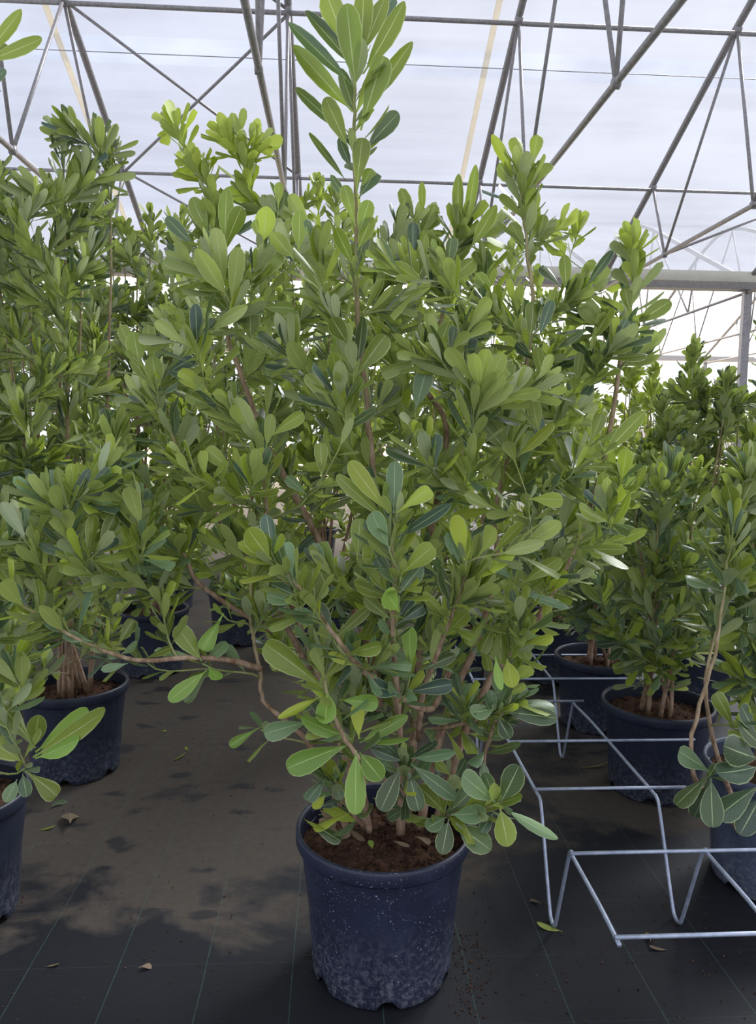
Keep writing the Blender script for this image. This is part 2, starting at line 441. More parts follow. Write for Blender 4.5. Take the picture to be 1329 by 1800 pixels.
def attach_point(nodes, tip):
    """best node of the existing skeleton to grow a twig from"""
    best = None; bs = 1e9
    for p, d, r in nodes:
        v = tip-p; l = v.length
        if l < .05: continue
        up = v.z/l
        pen = max(0, .35-up)*.5
        al = v.dot(d)/l
        s = l + pen + max(0, .3-al)*.15
        if s < bs: bs = s; best = (p, d, r)
    return best
def build_plant(label, X, Y, r, h, mt, stems, tips, n_leaf, leaf_len, classes, group, zone=.10, narrow=.3, spread=1.0,
                hand=(), phase=0.0, droop=False, stem_r=.008, name='potted_shrub', pot_parts=True):
    org = Vector((X, Y, 0)); root = thing(name, label, 'plant', org, group)
    pot(root, r, h, mt, phase)
    leaves = []; nodes = []
    soil = h-.05
    for st in stems:
        pts = [Vector(p) if not isinstance(p, Vector) else p for p in st]
        pts = catmull(pts, 5)
        pts = [p+Vector((random.gauss(0,.0012), random.gauss(0,.0012), 0)) for p in pts]
        ln = sum((pts[i+1]-pts[i]).length for i in range(len(pts)-1))
        r0 = stem_r*(.6+.5*min(1.4, ln)); r1 = .0026
        make_branch(root, org, pts, r0, r1, 0, .75, 'stem')
        n = len(pts)
        for i in range(1, n-1):
            nodes.append((pts[i], (pts[i+1]-pts[i-1]).normalized(), r0+(r1-r0)*i/n))
        cl = classes(pts[-1]) if callable(classes) else classes
        leaves += shoot_leaves(pts, int(n_leaf*1.3), leaf_len, cl, spread, narrow, zone*1.6)
    tips = sorted(tips, key=lambda t: t[0].z)
    for t in tips:
        tp, size, cl, nl, spd = t
        bp = attach_point(nodes, tp)
        if bp is None: continue
        p, d, pr = bp
        v = tp-p; l = v.length
        up = Vector((0,0,1))
        low = tp.z < .75
        endd = (v.normalized()*.7+up*(.35 if low else .9)).normalized()
        c1 = p+(d*.35+v.normalized()*.65)*l*.33; c2 = tp-endd*l*.36
        pts = []
        ns = max(5, int(l/.035))
        for i in range(ns+1):
            s = i/ns; a = 1-s
            pts.append(p*a**3+c1*3*a*a*s+c2*3*a*s*s+tp*s**3)
        r0 = min(pr*.8, .0022+.006*min(1, l)); 
        make_branch(root, org, pts, r0, .0017, .15 if l > .2 else .5, .95, 'branch', 6)
        for i in range(1, len(pts)):
            nodes.append((pts[i], (pts[i]-pts[i-1]).normalized(), r0*.8))
        cc = cl or (classes(tp) if callable(classes) else classes)
        sp = spd or (spread*(1.2 if low else .80 if tp.z > 1.05 else .95))
        leaves += shoot_leaves(pts, nl or n_leaf, leaf_len*size, cc, sp, narrow, zone*size*random.uniform(.8,1.3))
    leaves += list(hand)
    ALL.append(dict(root=root, org=org, leaves=leaves, nh=len(hand)))
    return root

def inside(poly, x, y):
    c = False; j = len(poly)-1
    for i in range(len(poly)):
        xi, yi = poly[i]; xj, yj = poly[j]
        if (yi > y) != (yj > y) and x < (xj-xi)*(y-yi)/(yj-yi)+xi: c = not c
        j = i
    return c
def fill_tips(poly, n, y0, y1, size=(.8,1.1), mind=None):
    xs = [p[0] for p in poly]; ys = [p[1] for p in poly]; res = []; pxs = []
    tries = 0
    if mind is None: mind = .6*math.sqrt((max(xs)-min(xs))*(max(ys)-min(ys))/max(1, n))
    while len(res) < n and tries < n*60:
        tries += 1
        x = random.uniform(min(xs), max(xs)); y = random.uniform(min(ys), max(ys))
        if not inside(poly, x, y): continue
        Yd = random.uniform(y0, y1)
        if any((a-x)**2+(b-y)**2 < mind**2 and abs(c-Yd) < .25*(y1-y0)+.02 for a, b, c in pxs): continue
        pxs.append((x, y, Yd)); res.append((P(x, y, Yd), random.uniform(*size), None, None, None))
    return res
def auto_stems(X, Y, h, tips, k):
    """k stems that fan out from the soil to the highest tips spread across the crown"""
    if not tips: return []
    ts = sorted(tips, key=lambda t: t[0].x); st = []
    for i in range(k):
        chunk = ts[int(i*len(ts)/k):max(int(i*len(ts)/k)+1, int((i+1)*len(ts)/k))]
        t = max(chunk, key=lambda t: t[0].z)[0]
        a = 2*pi*i/k+random.random(); b = Vector((X+.05*cos(a), Y+.05*sin(a), h-.055))
        m1 = b.lerp(t, .35)+Vector(((t.x-X)*.12, (t.y-Y)*.12, .0)); m2 = b.lerp(t, .7)+Vector(((t.x-X)*.12, (t.y-Y)*.12, 0))
        st.append([b, m1, m2, t-Vector((0,0,.02))])
    return st

# ================================================================== STRUCTURE
def grid_plane(name, x0, x1, y0, y1, z, mt):
    return obj_from(name, [(x0,y0,z),(x1,y0,z),(x1,y1,z),(x0,y1,z)], [(0,1,2,3)], mt, None, False)
fl = grid_plane('floor', -9, 12, -1.0, 19.6, 0, M_FLOOR)
tag(fl, 'black woven ground cover fabric with green guide lines and dusty brown patches', 'floor', kind='structure')
# the field outside, past the greenhouse
ea = grid_plane('outside_ground', -60, 80, 19.6, 120, -.03, M_EARTH)
tag(ea, 'pale bare ground outside beyond the far end of the greenhouse', 'ground', kind='structure')

PROF = [(0, 2.20), (1.5, 2.92), (3.2, 3.74), (4.05, 4.06), (4.55, 4.13), (5.05, 4.06), (5.9, 3.74), (7.6, 2.92), (9.1, 2.20)]
def arch_z(s):
    for (a, za), (b, zb) in zip(PROF[:-1], PROF[1:]):
        if a <= s <= b: return za+(zb-za)*(s-a)/(b-a)
    return PROF[0][1]
def film(yg, name, label, mt):
    # a ribbed sheet of film following the arches from gutter to gutter
    xs = np.arange(-9, 12.01, .5); V = []; Fs = []; cols = 37
    for x in xs:
        for j in range(cols):
            s = 9.1*j/(cols-1); z = H+arch_z(s)+.045+.012*sin(x*pi/1.0)*sin(s*2.2)
            V.append((x, yg-s, z))
    for i in range(len(xs)-1):
        for j in range(cols-1):
            Fs.append((i*cols+j, (i+1)*cols+j, (i+1)*cols+j+1, i*cols+j+1))
    o = obj_from(name, V, Fs, mt); return tag(o, label, 'ceiling', kind='structure')
c1 = film(10.1, 'ceiling', 'milky translucent plastic film roof sloping down to the gutter', M_FILM)
c2 = film(19.2, 'ceiling', 'bright plastic film roof of the far bay behind the gutter', M_FILM2)
def strip(s0, s1, dz, mt, name, parent):
    V = []; xs = np.arange(-9, 12.01, .5)
    for x in xs:
        for s in (s0, (s0+s1)/2, s1): V.append((x, 10.1-s, H+arch_z(s)+dz))
    Fs = []
    for i in range(len(xs)-1):
        for j in range(2): Fs.append((i*3+j, (i+1)*3+j, (i+1)*3+j+1, i*3+j+1))
    return obj_from(name, V, Fs, mt, parent)
strip(2.62, 2.87, .022, M_SEAM, 'overlap_band', c1)
def yz(yg, s, dz=0): return yg-s, H+arch_z(s)+dz
def xline(name, y, z, r, x0=-9, x1=12, mt=None, parent=None):
    return tube(name, [(x0, y, z), ((x0+x1)/2, y, z), (x1, y, z)], r, mt or M_STEEL, parent, 8)
y_, z_ = yz(10.1, 2.74, .0); xline('film_wire', y_, z_, .004, parent=c1)
y_, z_ = yz(10.1, 4.3, -.0); xline('film_wire', y_, z_, .004, mt=M_TAN, parent=c1)
for s, nm, rr in ((3.2, 'upper steel purlin pipe running across the roof near the top of the photo', .021), (1.5, 'lower steel purlin pipe running across the roof just above the shrubs', .018)):
    y_, z_ = yz(10.1, s, -.055)
    o = tube('purlin', [(-9, y_, z_), (0, y_, z_), (12, y_, z_)], rr, M_STEEL, None, 8); tag(o, nm, 'roof pipe')
# gutter: open steel channel between the bays
def boxv(x0,x1,y0,y1,z0,z1):
    V = [(x,y,z) for x in (x0,x1) for y in (y0,y1) for z in (z0,z1)]
    return V, [(0,1,3,2),(4,6,7,5),(0,4,5,1),(2,3,7,6),(0,2,6,4),(1,5,7,3)]
V, Fs = [], []
prof = [(-.13, .10), (-.10, .10), (-.07, 0), (.07, 0), (.10, .10), (.13, .10), (.09, -.02), (-.09, -.02)]
for x in (-9, 12):
    for a, b in prof: V.append((x, 10.12+a, H+2.10+b))
n = len(prof)
for k in range(n): Fs.append((k, (k+1) % n, n+(k+1) % n, n+k))
Fs += [tuple(range(n)), tuple(range(2*n-1, n-1, -1))]
gt = obj_from('roof_gutter', V, Fs, M_STEEL, None, False)
tag(gt, 'grey steel gutter beam between the two roof bays above the right shrubs', 'gutter')
# rolled cream curtain with a scalloped lower film edge under the roof
V = []; Fs = []; xs = np.arange(-9, 12.01, .12)
for i, x in enumerate(xs):
    sag = .05*abs(sin(x*pi/1.3))**.7
    V += [(x, 9.96, H+2.30), (x, 9.93, H+2.20+sag*.6), (x, 9.955, H+2.16)]
for i in range(len(xs)-1):
    for j in range(2): Fs.append((i*3+j, (i+1)*3+j, (i+1)*3+j+1, i*3+j+1))
o = obj_from('film_curtain', V, Fs, M_CURT); tag(o, 'cream film edge strip hanging along the front of the gutter', 'curtain')
for s in (9.1,):
    y_, z_ = 19.2, H+2.12
    V, Fs = boxv(-9, 12, y_-.1, y_+.1, z_, z_+.12)
    tag(obj_from('roof_gutter', V, Fs, M_STEEL, None, False), 'distant gutter at the far edge of the second bay', 'gutter')

AX = [-4.4, -2.37, -.45, 1.59, 3.59, 5.6, 7.6]
ORD = ['leftmost near roof truss, mostly outside the left edge', 'near roof truss crossing the upper left corner, with cross bracing on its right',
       'near roof truss passing behind the tall top shoot', 'near roof truss right of the top shoot, at a tan strap',
       'near roof truss at upper right with long struts meeting low', 'near roof truss beyond the right edge', 'outermost near roof truss at far right']
def truss(x, yg, label, first):
    org = Vector((x, yg, H+2.2))
    t = thing('roof_truss', label, 'roof truss', org, 'steel roof trusses')
    def m_(name, a, b, r):
        pts = [Vector(a)-org, (Vector(a)+Vector(b))/2-org, Vector(b)-org]; tube(name, pts, r, M_STEEL, t, 8)
    # arch pipe
    pts = catmull([(x, yg-s, H+z-.0) for s, z in PROF], 3)
    tube('arch_pipe', [p-org for p in pts], .034, M_STEEL, t, 10)
    zt = H+2.05
    m_('tie_pipe', (x, yg-.02, zt), (x, yg-9.08, zt), .022)
    A = lambda s: (x, yg-s, H+arch_z(s)-.02); T = lambda s: (x, yg-s, zt)
    tn = [1.9, 3.65, 5.7]
    if first: tn = [1.9, 4.34, 5.7]
    for a, b in ((1.5, tn[0]), (3.2, tn[0]), (3.2, tn[1]), (4.86, tn[1]), (4.86, tn[2]), (5.9, tn[2]), (5.9, 7.4), (7.6, 7.4)):
        m_('strut', A(a), T(b), .0155)
    for s in (1.5, 3.2):      # clamps at the nodes
        p = Vector(A(s))-org; tube('clamp', [p+Vector((-.028,0,-.01)), p+Vector((0,0,-.01)), p+Vector((.028,0,-.01))], .042, M_STEEL, t, 8)
    for s in tn:
        p = Vector(T(s))-org; tube('clamp', [p+Vector((-.022,0,.0)), p+Vector((0,0,.0)), p+Vector((.022,0,.0))], .034, M_STEEL, t, 8)
    return t
for i, x in enumerate(AX): truss(x, 10.1, ORD[i], i == 1)
FAR = ['far bay roof truss nearest the plants, seen under the gutter', 'second far bay roof truss seen under the gutter', 'third far bay roof truss seen under the gutter',
       'far bay roof truss at the right edge under the gutter', 'far bay roof truss beyond the right edge']
for i, x in enumerate([3.59, 5.6, 7.6, 9.6, 11.6]): truss(x, 19.2, FAR[i], False)
def brace(a, b, label):
    a = Vector(a); b = Vector(b)
    tag(tube('cross_brace', [a, (a+b)/2, b], .014, M_STEEL, None, 8), label, 'brace', 'roof cross braces')
def AP(i, s, yg=10.1): return (AX[i], yg-s, H+arch_z(s)-.03)
brace(AP(1,3.2), AP(2,1.5), 'cross brace falling from the upper left clamp to the right')
AXD = lambda p: (p[0], p[1], p[2]-.035)
brace(AXD(AP(1,1.5)), AXD(AP(2,3.2)), 'cross brace rising to the right behind the young shoot tips')
brace(AP(1,1.5), AP(2,.05), 'short cross brace low behind the left shrubs')
brace(AP(0,3.2), AP(1,.05), 'cross brace at the far left edge falling to the right')
brace(AP(2,3.2), AP(1,5.2), 'cross brace leaving the top of the photo left of the top shoot')
brace((AX[4], 8.2, H+2.05), AP(5,1.5), 'diagonal brace rising to the right edge above the gutter')
for x, lb in ((-2.56, 'tan fabric strap on the roof at the upper left'), (1.39, 'tan fabric strap on the roof right of the top shoot')):
    V = []; Fs = []
    ss = np.linspace(.1, 9, 40)
    for s in ss:
        z = H+arch_z(s)+.02; V += [(x-.028, 10.1-s, z), (x+.028, 10.1-s, z), (x+.028, 10.1-s, z+.008), (x-.028, 10.1-s, z+.008)]
    for i in range(len(ss)-1):
        for k in range(4): Fs.append((i*4+k, i*4+(k+1) % 4, (i+1)*4+(k+1) % 4, (i+1)*4+k))
    tag(obj_from('roof_strap', V, Fs, M_TAN, None, False), lb, 'strap')
def post(x, y, label, w_=.055):
    V, Fs = boxv(x-w_, x+w_, y-w_*.7, y+w_*.7, 0, H+2.10)
    tag(obj_from('steel_post', V, Fs, M_STEEL, None, False), label, 'post')
post(5.62, 10.12, 'grey square steel post standing under the gutter at the right edge')
post(1.6, 10.12, 'grey square steel post under the gutter hidden behind the middle shrubs')
post(-2.4, 10.12, 'grey square steel post under the gutter behind the left shrubs')
post(9.6, 19.1, 'thin distant steel post under the far gutter', .04)
# far fence with wires and dry shrubs
fz = thing('wire_fence', 'low pale wire fence with thin stakes far behind the right shrubs', 'fence', (9, 19.6, 0))
for z in (.5, 1.0, 1.55, 1.75):
    tube('wire', [(-8, 0, z), (0, 0, z), (8, 0, z)], .022, M_STEEL, fz, 6)
for i in range(33):
    xx = -8+i*.5; tube('stake', [(xx, .02, -.0), (xx+.01, .02, .9), (xx, .02, 1.7+random.uniform(-.1,.1))], .02, M_WOOD, fz, 6)
def dry_shrub(x, y, hgt, label):
    V = []; Fs = []
    for k in range(26):
        a = random.random()*6.28; sp = random.uniform(.03,.16)
        p = Vector((0,0,0)); pts = [p]; d = Vector((cos(a)*sp, sin(a)*sp, 1)).normalized(); nn = 6
        for j in range(nn): p = p+d*hgt/nn*random.uniform(.8,1.2); d = (d+rv(.05)).normalized(); pts.append(p)
        v, f = tube_geo(pts, [.014*(1-.8*j/nn) for j in range(nn+1)], 4); b = len(V); V += v; Fs += [tuple(q+b for q in ff) for ff in f]
    o = obj_from('dry_shrub', V, Fs, M_WOOD); o.location = (x, y, -.0); tag(o, label, 'shrub', 'bare shrubs behind the fence')
for i, (px, lb) in enumerate(((1130, 'leftmost bare dry shrub behind the far fence'), (1185, 'bare dry shrub behind the fence, left of the tall tip'), (1240, 'bare dry shrub behind the fence right of the tall tip'),
                             (1290, 'bare dry shrub behind the fence near the post'), (1345, 'bare dry shrub behind the fence at the right edge'))):
    p = P(px, 770, 21+i*.3); dry_shrub(p.x, p.y, 2.75+random.uniform(-.2,.3), lb)

# ================================================================== MAIN SHRUB
def S(*pts): return [P(x, y, Y) for x, y, Y in pts]
MX, MY, MR, MH = .112, 1.592, .197, .332
main_stems = [
 S((704,1465,1.60),(706,1380,1.60),(704,1300,1.60),(690,1150,1.60),(672,960,1.60),(652,800,1.60),(645,700,1.58),(628,560,1.56),(626,430,1.52),(625,300,1.47),(622,200,1.44),(624,110,1.42)),
 S((738,1455,1.62),(762,1330,1.62),(790,1240,1.64),(820,1170,1.68),(850,1100,1.7),(872,980,1.7),(870,900,1.7),(900,780,1.68),(925,650,1.63),(936,520,1.58),(925,430,1.56),(915,340,1.55),(912,300,1.54)),
 S((612,1465,1.58),(575,1370,1.54),(545,1310,1.54),(500,1265,1.54),(462,1230,1.54),(458,1180,1.54),(441,1100,1.52),(443,1010,1.52),(450,940,1.50)),
 S((645,1458,1.65),(590,1280,1.68),(520,1130,1.68),(450,1000,1.66),(390,920,1.64),(335,840,1.6),(300,760,1.57),(270,700,1.54)),
 S((690,1450,1.67),(650,1150,1.72),(560,950,1.74),(470,780,1.74),(420,650,1.72),(400,590,1.7),(388,480,1.67),(380,400,1.65),(372,350,1.64)),
 S((765,1450,1.66),(840,1230,1.66),(950,1080,1.66),(1035,900,1.64),(1075,740,1.62),(1095,600,1.6),(1112,520,1.58),(1113,440,1.57)),
 S((715,1450,1.68),(750,1000,1.85),(785,760,1.85),(742,670,1.8),(775,560,1.78),(795,460,1.76),(815,400,1.72)),
 S((708,1330,1.52),(700,1240,1.45),(692,1130,1.36),(691,1000,1.3),(693,910,1.27)),
 S((790,1180,1.60),(760,1245,1.52),(700,1225,1.44),(640,1180,1.38),(590,1120,1.33),(540,1050,1.29),(500,1005,1.26),(478,980,1.25)),
 S((735,1300,1.55),(745,1215,1.46),(780,1120,1.4),(812,1030,1.36),(820,985,1.34)),
 S((458,1175,1.54),(400,1160,1.5),(330,1156,1.46),(240,1160,1.44),(150,1130,1.42),(60,1078,1.4),(-10,1030,1.38)),
 S((480,1110,1.62),(400,1062,1.6),(345,1020,1.58),(315,965,1.56),(230,900,1.54),(165,845,1.52)),
 S((745,1285,1.58),(800,1275,1.54),(850,1262,1.5),(878,1250,1.46)),
 S((848,1345,1.56),(856,1310,1.52),(872,1270,1.47),(890,1245,1.46)),
 S((640,1455,1.52),(600,1400,1.46),(590,1370,1.43)),
 S((650,1460,1.5),(640,1400,1.42),(634,1340,1.38),(600,1290,1.36),(575,1215,1.36),(560,1130,1.4)),
 S((715,1445,1.58),(714,1400,1.5),(714,1345,1.46)),
 S((760,1450,1.56),(790,1430,1.46),(840,1425,1.42),(876,1412,1.40)),
 S((585,1250,1.6),(520,1080,1.6),(480,960,1.55),(465,860,1.52),(460,780,1.5)),
]
# hand leaves: base x,y -> tip x,y, width px, class, depth of base, depth change to the tip
HL = '''
625 152 608 8 43 M 1.40 -.03|634 100 642 -22 34 M 1.42 0|612 90 570 -22 38 M 1.42 .02|622 120 549 21 22 D 1.42 .03|634 98 676 0 25 M 1.43 .03|630 90 690 -10 24 D 1.45 .04
638 130 715 13 34 M 1.42 -.02|634 229 672 94 43 M 1.40 -.03|638 195 719 83 26 M 1.42 .02|620 150 516 45 24 D 1.43 .02|620 197 518 83 32 M 1.42 -.02|625 205 602 128 20 D 1.45 .03
614 242 522 157 20 D 1.44 .03|613 262 571 172 30 M 1.42 -.02|642 262 698 198 24 D 1.44 .02|640 275 684 206 18 M 1.45 .03|610 320 546 234 16 D 1.45 .02|618 297 596 248 14 D 1.46 .03
626 347 634 240 34 M 1.43 -.03|630 350 659 297 27 D 1.45 .03|625 398 605 325 26 M 1.46 -.02|630 412 650 352 30 M 1.46 -.02|612 355 582 312 14 D 1.47 .02|628 440 655 380 28 M 1.47 -.02|622 470 590 400 26 M 1.47 -.02
632 340 652 292 24 M 1.47 0|625 480 640 410 26 D 1.5 0
615 1308 507 1346 40 B 1.37 -.06|626 1318 623 1432 42 B 1.37 -.05|632 1322 672 1374 38 B 1.38 -.04|632 1306 716 1258 26 B 1.39 .02|635 1303 719 1306 15 B 1.38 0|631 1299 627 1234 24 Y 1.38 .02
619 1299 523 1269 24 B 1.38 -.02|576 1214 572 1275 42 B 1.36 -.04|597 1230 664 1235 30 B 1.36 -.02|565 1224 488 1262 16 Y 1.36 -.02|566 1208 472 1130 42 M 1.36 -.03|545 1268 465 1287 34 W 1.40 -.03
640 1300 600 1255 20 D 1.42 .02|570 1235 525 1240 20 D 1.42 0|705 1348 668 1425 38 D 1.44 -.04|716 1350 738 1425 34 D 1.44 -.04|722 1343 801 1404 30 W 1.44 -.03|722 1333 803 1326 22 W 1.45 -.02
711 1338 648 1318 18 D 1.45 0|716 1335 770 1305 18 D 1.47 .02|708 1335 660 1290 20 D 1.47 .02|781 1428 735 1380 28 M 1.45 0|789 1440 777 1502 34 D 1.43 -.03|785 1436 748 1459 28 W 1.44 -.02
793 1432 858 1432 34 W 1.42 -.03|801 1447 863 1496 44 D 1.42 -.04|793 1424 836 1385 34 D 1.45 .02|871 1410 809 1363 32 W 1.40 -.02|873 1412 852 1357 25 D 1.42 .02|879 1412 916 1344 42 D 1.39 0
879 1420 895 1490 58 M 1.38 -.05|888 1422 973 1475 20 W 1.39 0|870 1424 845 1462 22 D 1.41 -.02|791 1363 765 1338 16 M 1.48 0|801 1365 822 1334 20 D 1.48 0|795 1370 815 1385 14 M 1.48 0
883 1250 979 1263 34 D 1.45 -.02|893 1238 977 1237 28 W 1.46 0|875 1260 897 1300 30 D 1.44 -.03|871 1246 824 1256 26 W 1.45 -.02|870 1243 862 1213 32 W 1.46 .02|891 1158 902 1209 32 Y 1.40 -.02
871 1154 879 1214 18 B 1.40 -.02|880 1245 930 1205 26 W 1.48 .02|574 1367 539 1406 24 W 1.42 -.02|578 1362 530 1345 16 D 1.43 0|582 1365 610 1340 18 D 1.44 0|572 1398 551 1422 20 Y 1.44 -.01
585 1370 600 1405 20 D 1.44 0|692 902 695 811 33 W 1.26 .02|697 902 749 855 27 B 1.26 -.02|683 902 612 812 28 B 1.26 .0|687 921 590 838 18 M 1.27 .02|685 965 651 900 30 W 1.26 -.02|697 946 793 889 28 D 1.27 .02
705 1009 758 960 34 B 1.27 -.03|702 1043 741 995 32 D 1.29 .02|702 1075 672 1036 38 B 1.28 -.03|687 1024 664 980 24 D 1.29 0|650 1010 655 946 36 M 1.32 0|628 985 631 912 34 M 1.34 0
690 980 640 915 24 D 1.3 .02|695 1100 745 1060 24 D 1.33 .02|688 1090 640 1050 22 M 1.33 .02|477 985 431 928 38 B 1.23 -.02|480 985 470 902 28 D 1.25 .03|517 1024 502 955 30 W 1.26 0|518 1046 478 1029 28 D 1.27 .02
521 1060 468 1046 26 W 1.27 0|555 1070 549 1002 40 M 1.28 .03|548 1060 575 1030 22 M 1.29 .02|585 1115 556 1060 28 D 1.32 .02|560 1095 520 1085 22 W 1.3 0|607 1151 668 1131 28 M 1.33 -.02|590 1120 650 1070 24 M 1.34 .03
560 1200 640 1130 24 M 1.36 .02|817 985 800 904 28 B 1.32 -.01|820 982 806 905 22 D 1.35 .02|812 998 783 936 16 W 1.33 0|820 1024 905 975 26 B 1.34 0|790 1068 839 1053 22 M 1.36 0|790 1090 740 1040 18 M 1.37 0
722 1180 719 1100 24 B 1.38 0|712 1217 793 1202 28 D 1.4 -.03|735 1180 800 1150 22 D 1.42 0|705 1220 650 1205 28 D 1.4 -.02|873 1092 844 1142 26 M 1.44 -.03|880 1092 883 1158 32 M 1.44 -.04|885 1095 930 1162 30 M 1.44 -.04
890 1098 945 1125 16 B 1.44 0|895 1058 932 1100 24 W 1.42 -.02|912 1038 998 1070 18 W 1.42 0|912 1030 983 975 30 M 1.42 .02|902 1024 907 958 14 D 1.42 .02|860 1080 820 1130 24 M 1.46 -.02|905 1020 860 985 22 W 1.45 0
393 1078 356 1140 30 B 1.46 -.04|355 1162 309 1100 34 M 1.46 0|366 1174 388 1198 32 B 1.46 -.03|364 1178 297 1233 26 B 1.46 -.04|368 1180 322 1232 22 D 1.47 -.03|458 1278 402 1309 20 B 1.5 -.02|347 1156 271 1145 14 W 1.46 0
360 1165 400 1130 24 W 1.48 .02|204 1140 231 1091 22 M 1.44 0|213 1150 245 1130 22 W 1.43 0|225 1166 178 1178 14 W 1.43 0|165 1128 109 1116 16 W 1.42 0|71 1077 72 1014 18 M 1.40 0|255 1158 300 1135 16 M 1.45 0|100 1095 130 1050 18 M 1.42 0
277 683 268 627 34 M 1.50 0|245 642 234 584 36 M 1.49 0|261 627 259 568 24 M 1.52 .02|242 635 208 570 26 M 1.5 0|290 658 340 625 26 D 1.52 .02|270 640 300 575 20 D 1.53 .02|440 600 440 541 40 M 1.50 0|457 539 518 539 28 M 1.5 0
439 521 475 433 34 M 1.5 0|423 521 376 460 32 M 1.5 -.02|412 560 356 496 32 M 1.52 -.02|372 487 351 433 30 M 1.53 0|462 428 469 365 38 B 1.55 0|516 455 478 410 30 M 1.5 0|525 446 527 370 28 M 1.52 0|536 430 577 394 28 D 1.52 0
557 518 552 470 32 M 1.5 0|611 604 581 557 34 M 1.46 -.02|624 665 674 586 36 M 1.44 -.02|627 650 640 560 24 D 1.46 .02|608 748 608 697 38 M 1.44 0|588 730 549 685 24 M 1.44 0|730 720 751 647 36 W 1.45 0|471 769 530 724 24 B 1.42 -.02
371 694 315 652 30 B 1.48 -.02|378 720 325 690 24 M 1.48 0|566 843 563 778 26 M 1.42 0|412 834 365 787 28 M 1.46 -.02|394 428 399 334 28 M 1.6 0|367 417 338 348 28 M 1.6 0|344 435 292 383 22 D 1.6 0|396 432 423 363 28 M 1.58 0|489 365 491 318 18 M 1.6 0
733 514 805 459 32 M 1.6 -.02|775 511 828 451 28 M 1.62 -.02|866 520 837 480 24 M 1.6 0|996 514 992 449 22 M 1.56 0|988 508 957 463 22 D 1.56 0|1016 500 1042 453 20 M 1.58 0|1028 507 1077 441 18 D 1.58 0|929 611 942 527 28 M 1.54 0
947 593 969 529 18 D 1.54 .02|872 703 894 632 34 M 1.48 0|864 721 825 678 30 M 1.48 -.02|900 780 912 706 30 M 1.46 0|896 798 840 735 26 M 1.46 0|956 671 943 610 20 M 1.5 0|947 762 935 700 26 M 1.48 0|908 804 975 748 22 B 1.46 0
962 690 996 685 18 B 1.48 0|929 877 990 875 30 B 1.44 -.02|1010 822 1092 813 26 B 1.5 0|1037 603 1077 542 27 M 1.56 0|1046 667 1049 594 30 M 1.55 0|1013 672 1019 618 16 M 1.56 0|971 617 1030 583 14 D 1.56 0|768 618 790 568 34 M 1.55 0
766 838 735 788 24 M 1.44 0|1034 787 1062 726 28 M 1.54 0|1046 780 1110 742 24 M 1.54 0|915 312 910 235 28 B 1.54 0|935 300 944 231 24 B 1.55 0|905 310 866 238 20 B 1.55 0|903 327 878 290 24 M 1.55 .02|937 332 958 280 22 M 1.55 0|935 400 937 330 26 M 1.56 0
925 440 897 390 26 M 1.56 0|943 430 957 375 22 M 1.57 0|806 412 803 310 20 M 1.68 0|818 407 837 295 20 M 1.68 0|826 438 872 365 24 M 1.66 0|730 392 703 332 20 M 1.7 0|743 382 742 320 16 M 1.7 0|738 417 766 357 24 M 1.7 0|720 487 714 400 24 M 1.68 0
1115 570 1178 530 28 M 1.54 0|1110 560 1096 505 24 M 1.55 0|1120 575 1170 555 18 D 1.56 0|1105 620 1095 560 24 M 1.55 0|540 870 505 835 22 W 1.46 0|600 760 660 720 20 D 1.46 0|1060 800 1130 725 28 M 1.5 0'''
HL += '''|540 1445 600 1475 22 D 1.47 -.03|560 1420 592 1450 16 X 1.5 -.02|535 1440 570 1462 8 Y 1.46 -.02|600 1468 560 1440 14 X 1.48 0|655 1492 650 1475 14 M 1.44 0|560 1432 620 1428 16 D 1.55 -.01|548 1425 590 1405 14 D 1.52 .0
610 1455 640 1480 10 X 1.47 -.01|730 1470 760 1478 10 X 1.45 0|690 1478 720 1488 8 X 1.44 0|590 1480 612 1462 12 X 1.46 0'''
def parse_hand(txt, face=Vector((0,-.75,.62))):
    res = []; bases = []
    for ln in txt.strip().split('\n'):
        for it in ln.split('|'):
            a = it.split(); bx, by, tx, ty, wd = map(float, a[:5]); Y = float(a[6]); dy = float(a[7])
            b = P(bx, by, Y); t = P(tx, ty, Y+dy); d = t-b; l = d.length
            depth = (b-CAM).dot(CF); w_ = wd/F_PX*depth
            tc_ = (CAM-b).normalized(); nn = tc_*.8+Vector((0,0,.12 if by < 500 else .42))+rv(.2)
            nn = nn - d.normalized()*nn.dot(d.normalized())
            ratio = wd/max(1, math.hypot(tx-bx, ty-by))
            # drawn width is foreshortened by the tilt of the face away from the camera
            fc = max(.72, abs(nn.normalized().dot((CAM-b).normalized())))
            w_ = min(w_/fc, l*.62)
            k = 3 if ratio > .5 else random.choice((0,1,2) if ratio > .3 else (1,3))
            res.append((b, d, nn, l*1.0, w_, k, 'G' if (a[5] == 'B' and by > 1060) else a[5])); bases.append((bx, by, Y))
    return res, bases
hand, hb = parse_hand(HL)
tips = []
# a twig to each cluster of hand leaves
cl = []
for b in hb:
    if not any(abs(b[0]-c[0]) < 26 and abs(b[1]-c[1]) < 34 for c in cl): cl.append(b)
for x, y, Y in cl:
    if (540 < x < 680 and y < 470) or (530 < x < 770 and y > 1400): continue
    tips.append((P(x, y+4, Y+.015), .8, None, 5, None))
YG = {'Y': 6, 'B': 3, 'M': 1}
for x, y, Y, s, n in ((312,225,1.66,.75,14), (295,215,1.7,.65,9), (345,292,1.64,.7,22), (365,300,1.66,.6,18), (330,275,1.68,.6,14), (395,240,1.66,.7,18), (418,232,1.68,.65,16), (445,255,1.68,.7,16), (462,245,1.72,.6,12),
                      (430,290,1.68,.8,14), (990,395,1.62,.7,14), (1018,400,1.66,.6,12), (1113,428,1.58,.75,18), (1105,460,1.6,.7,10), (975,420,1.7,.6,8)):
    tips.append((P(x, y, Y), s, YG, n, .9))
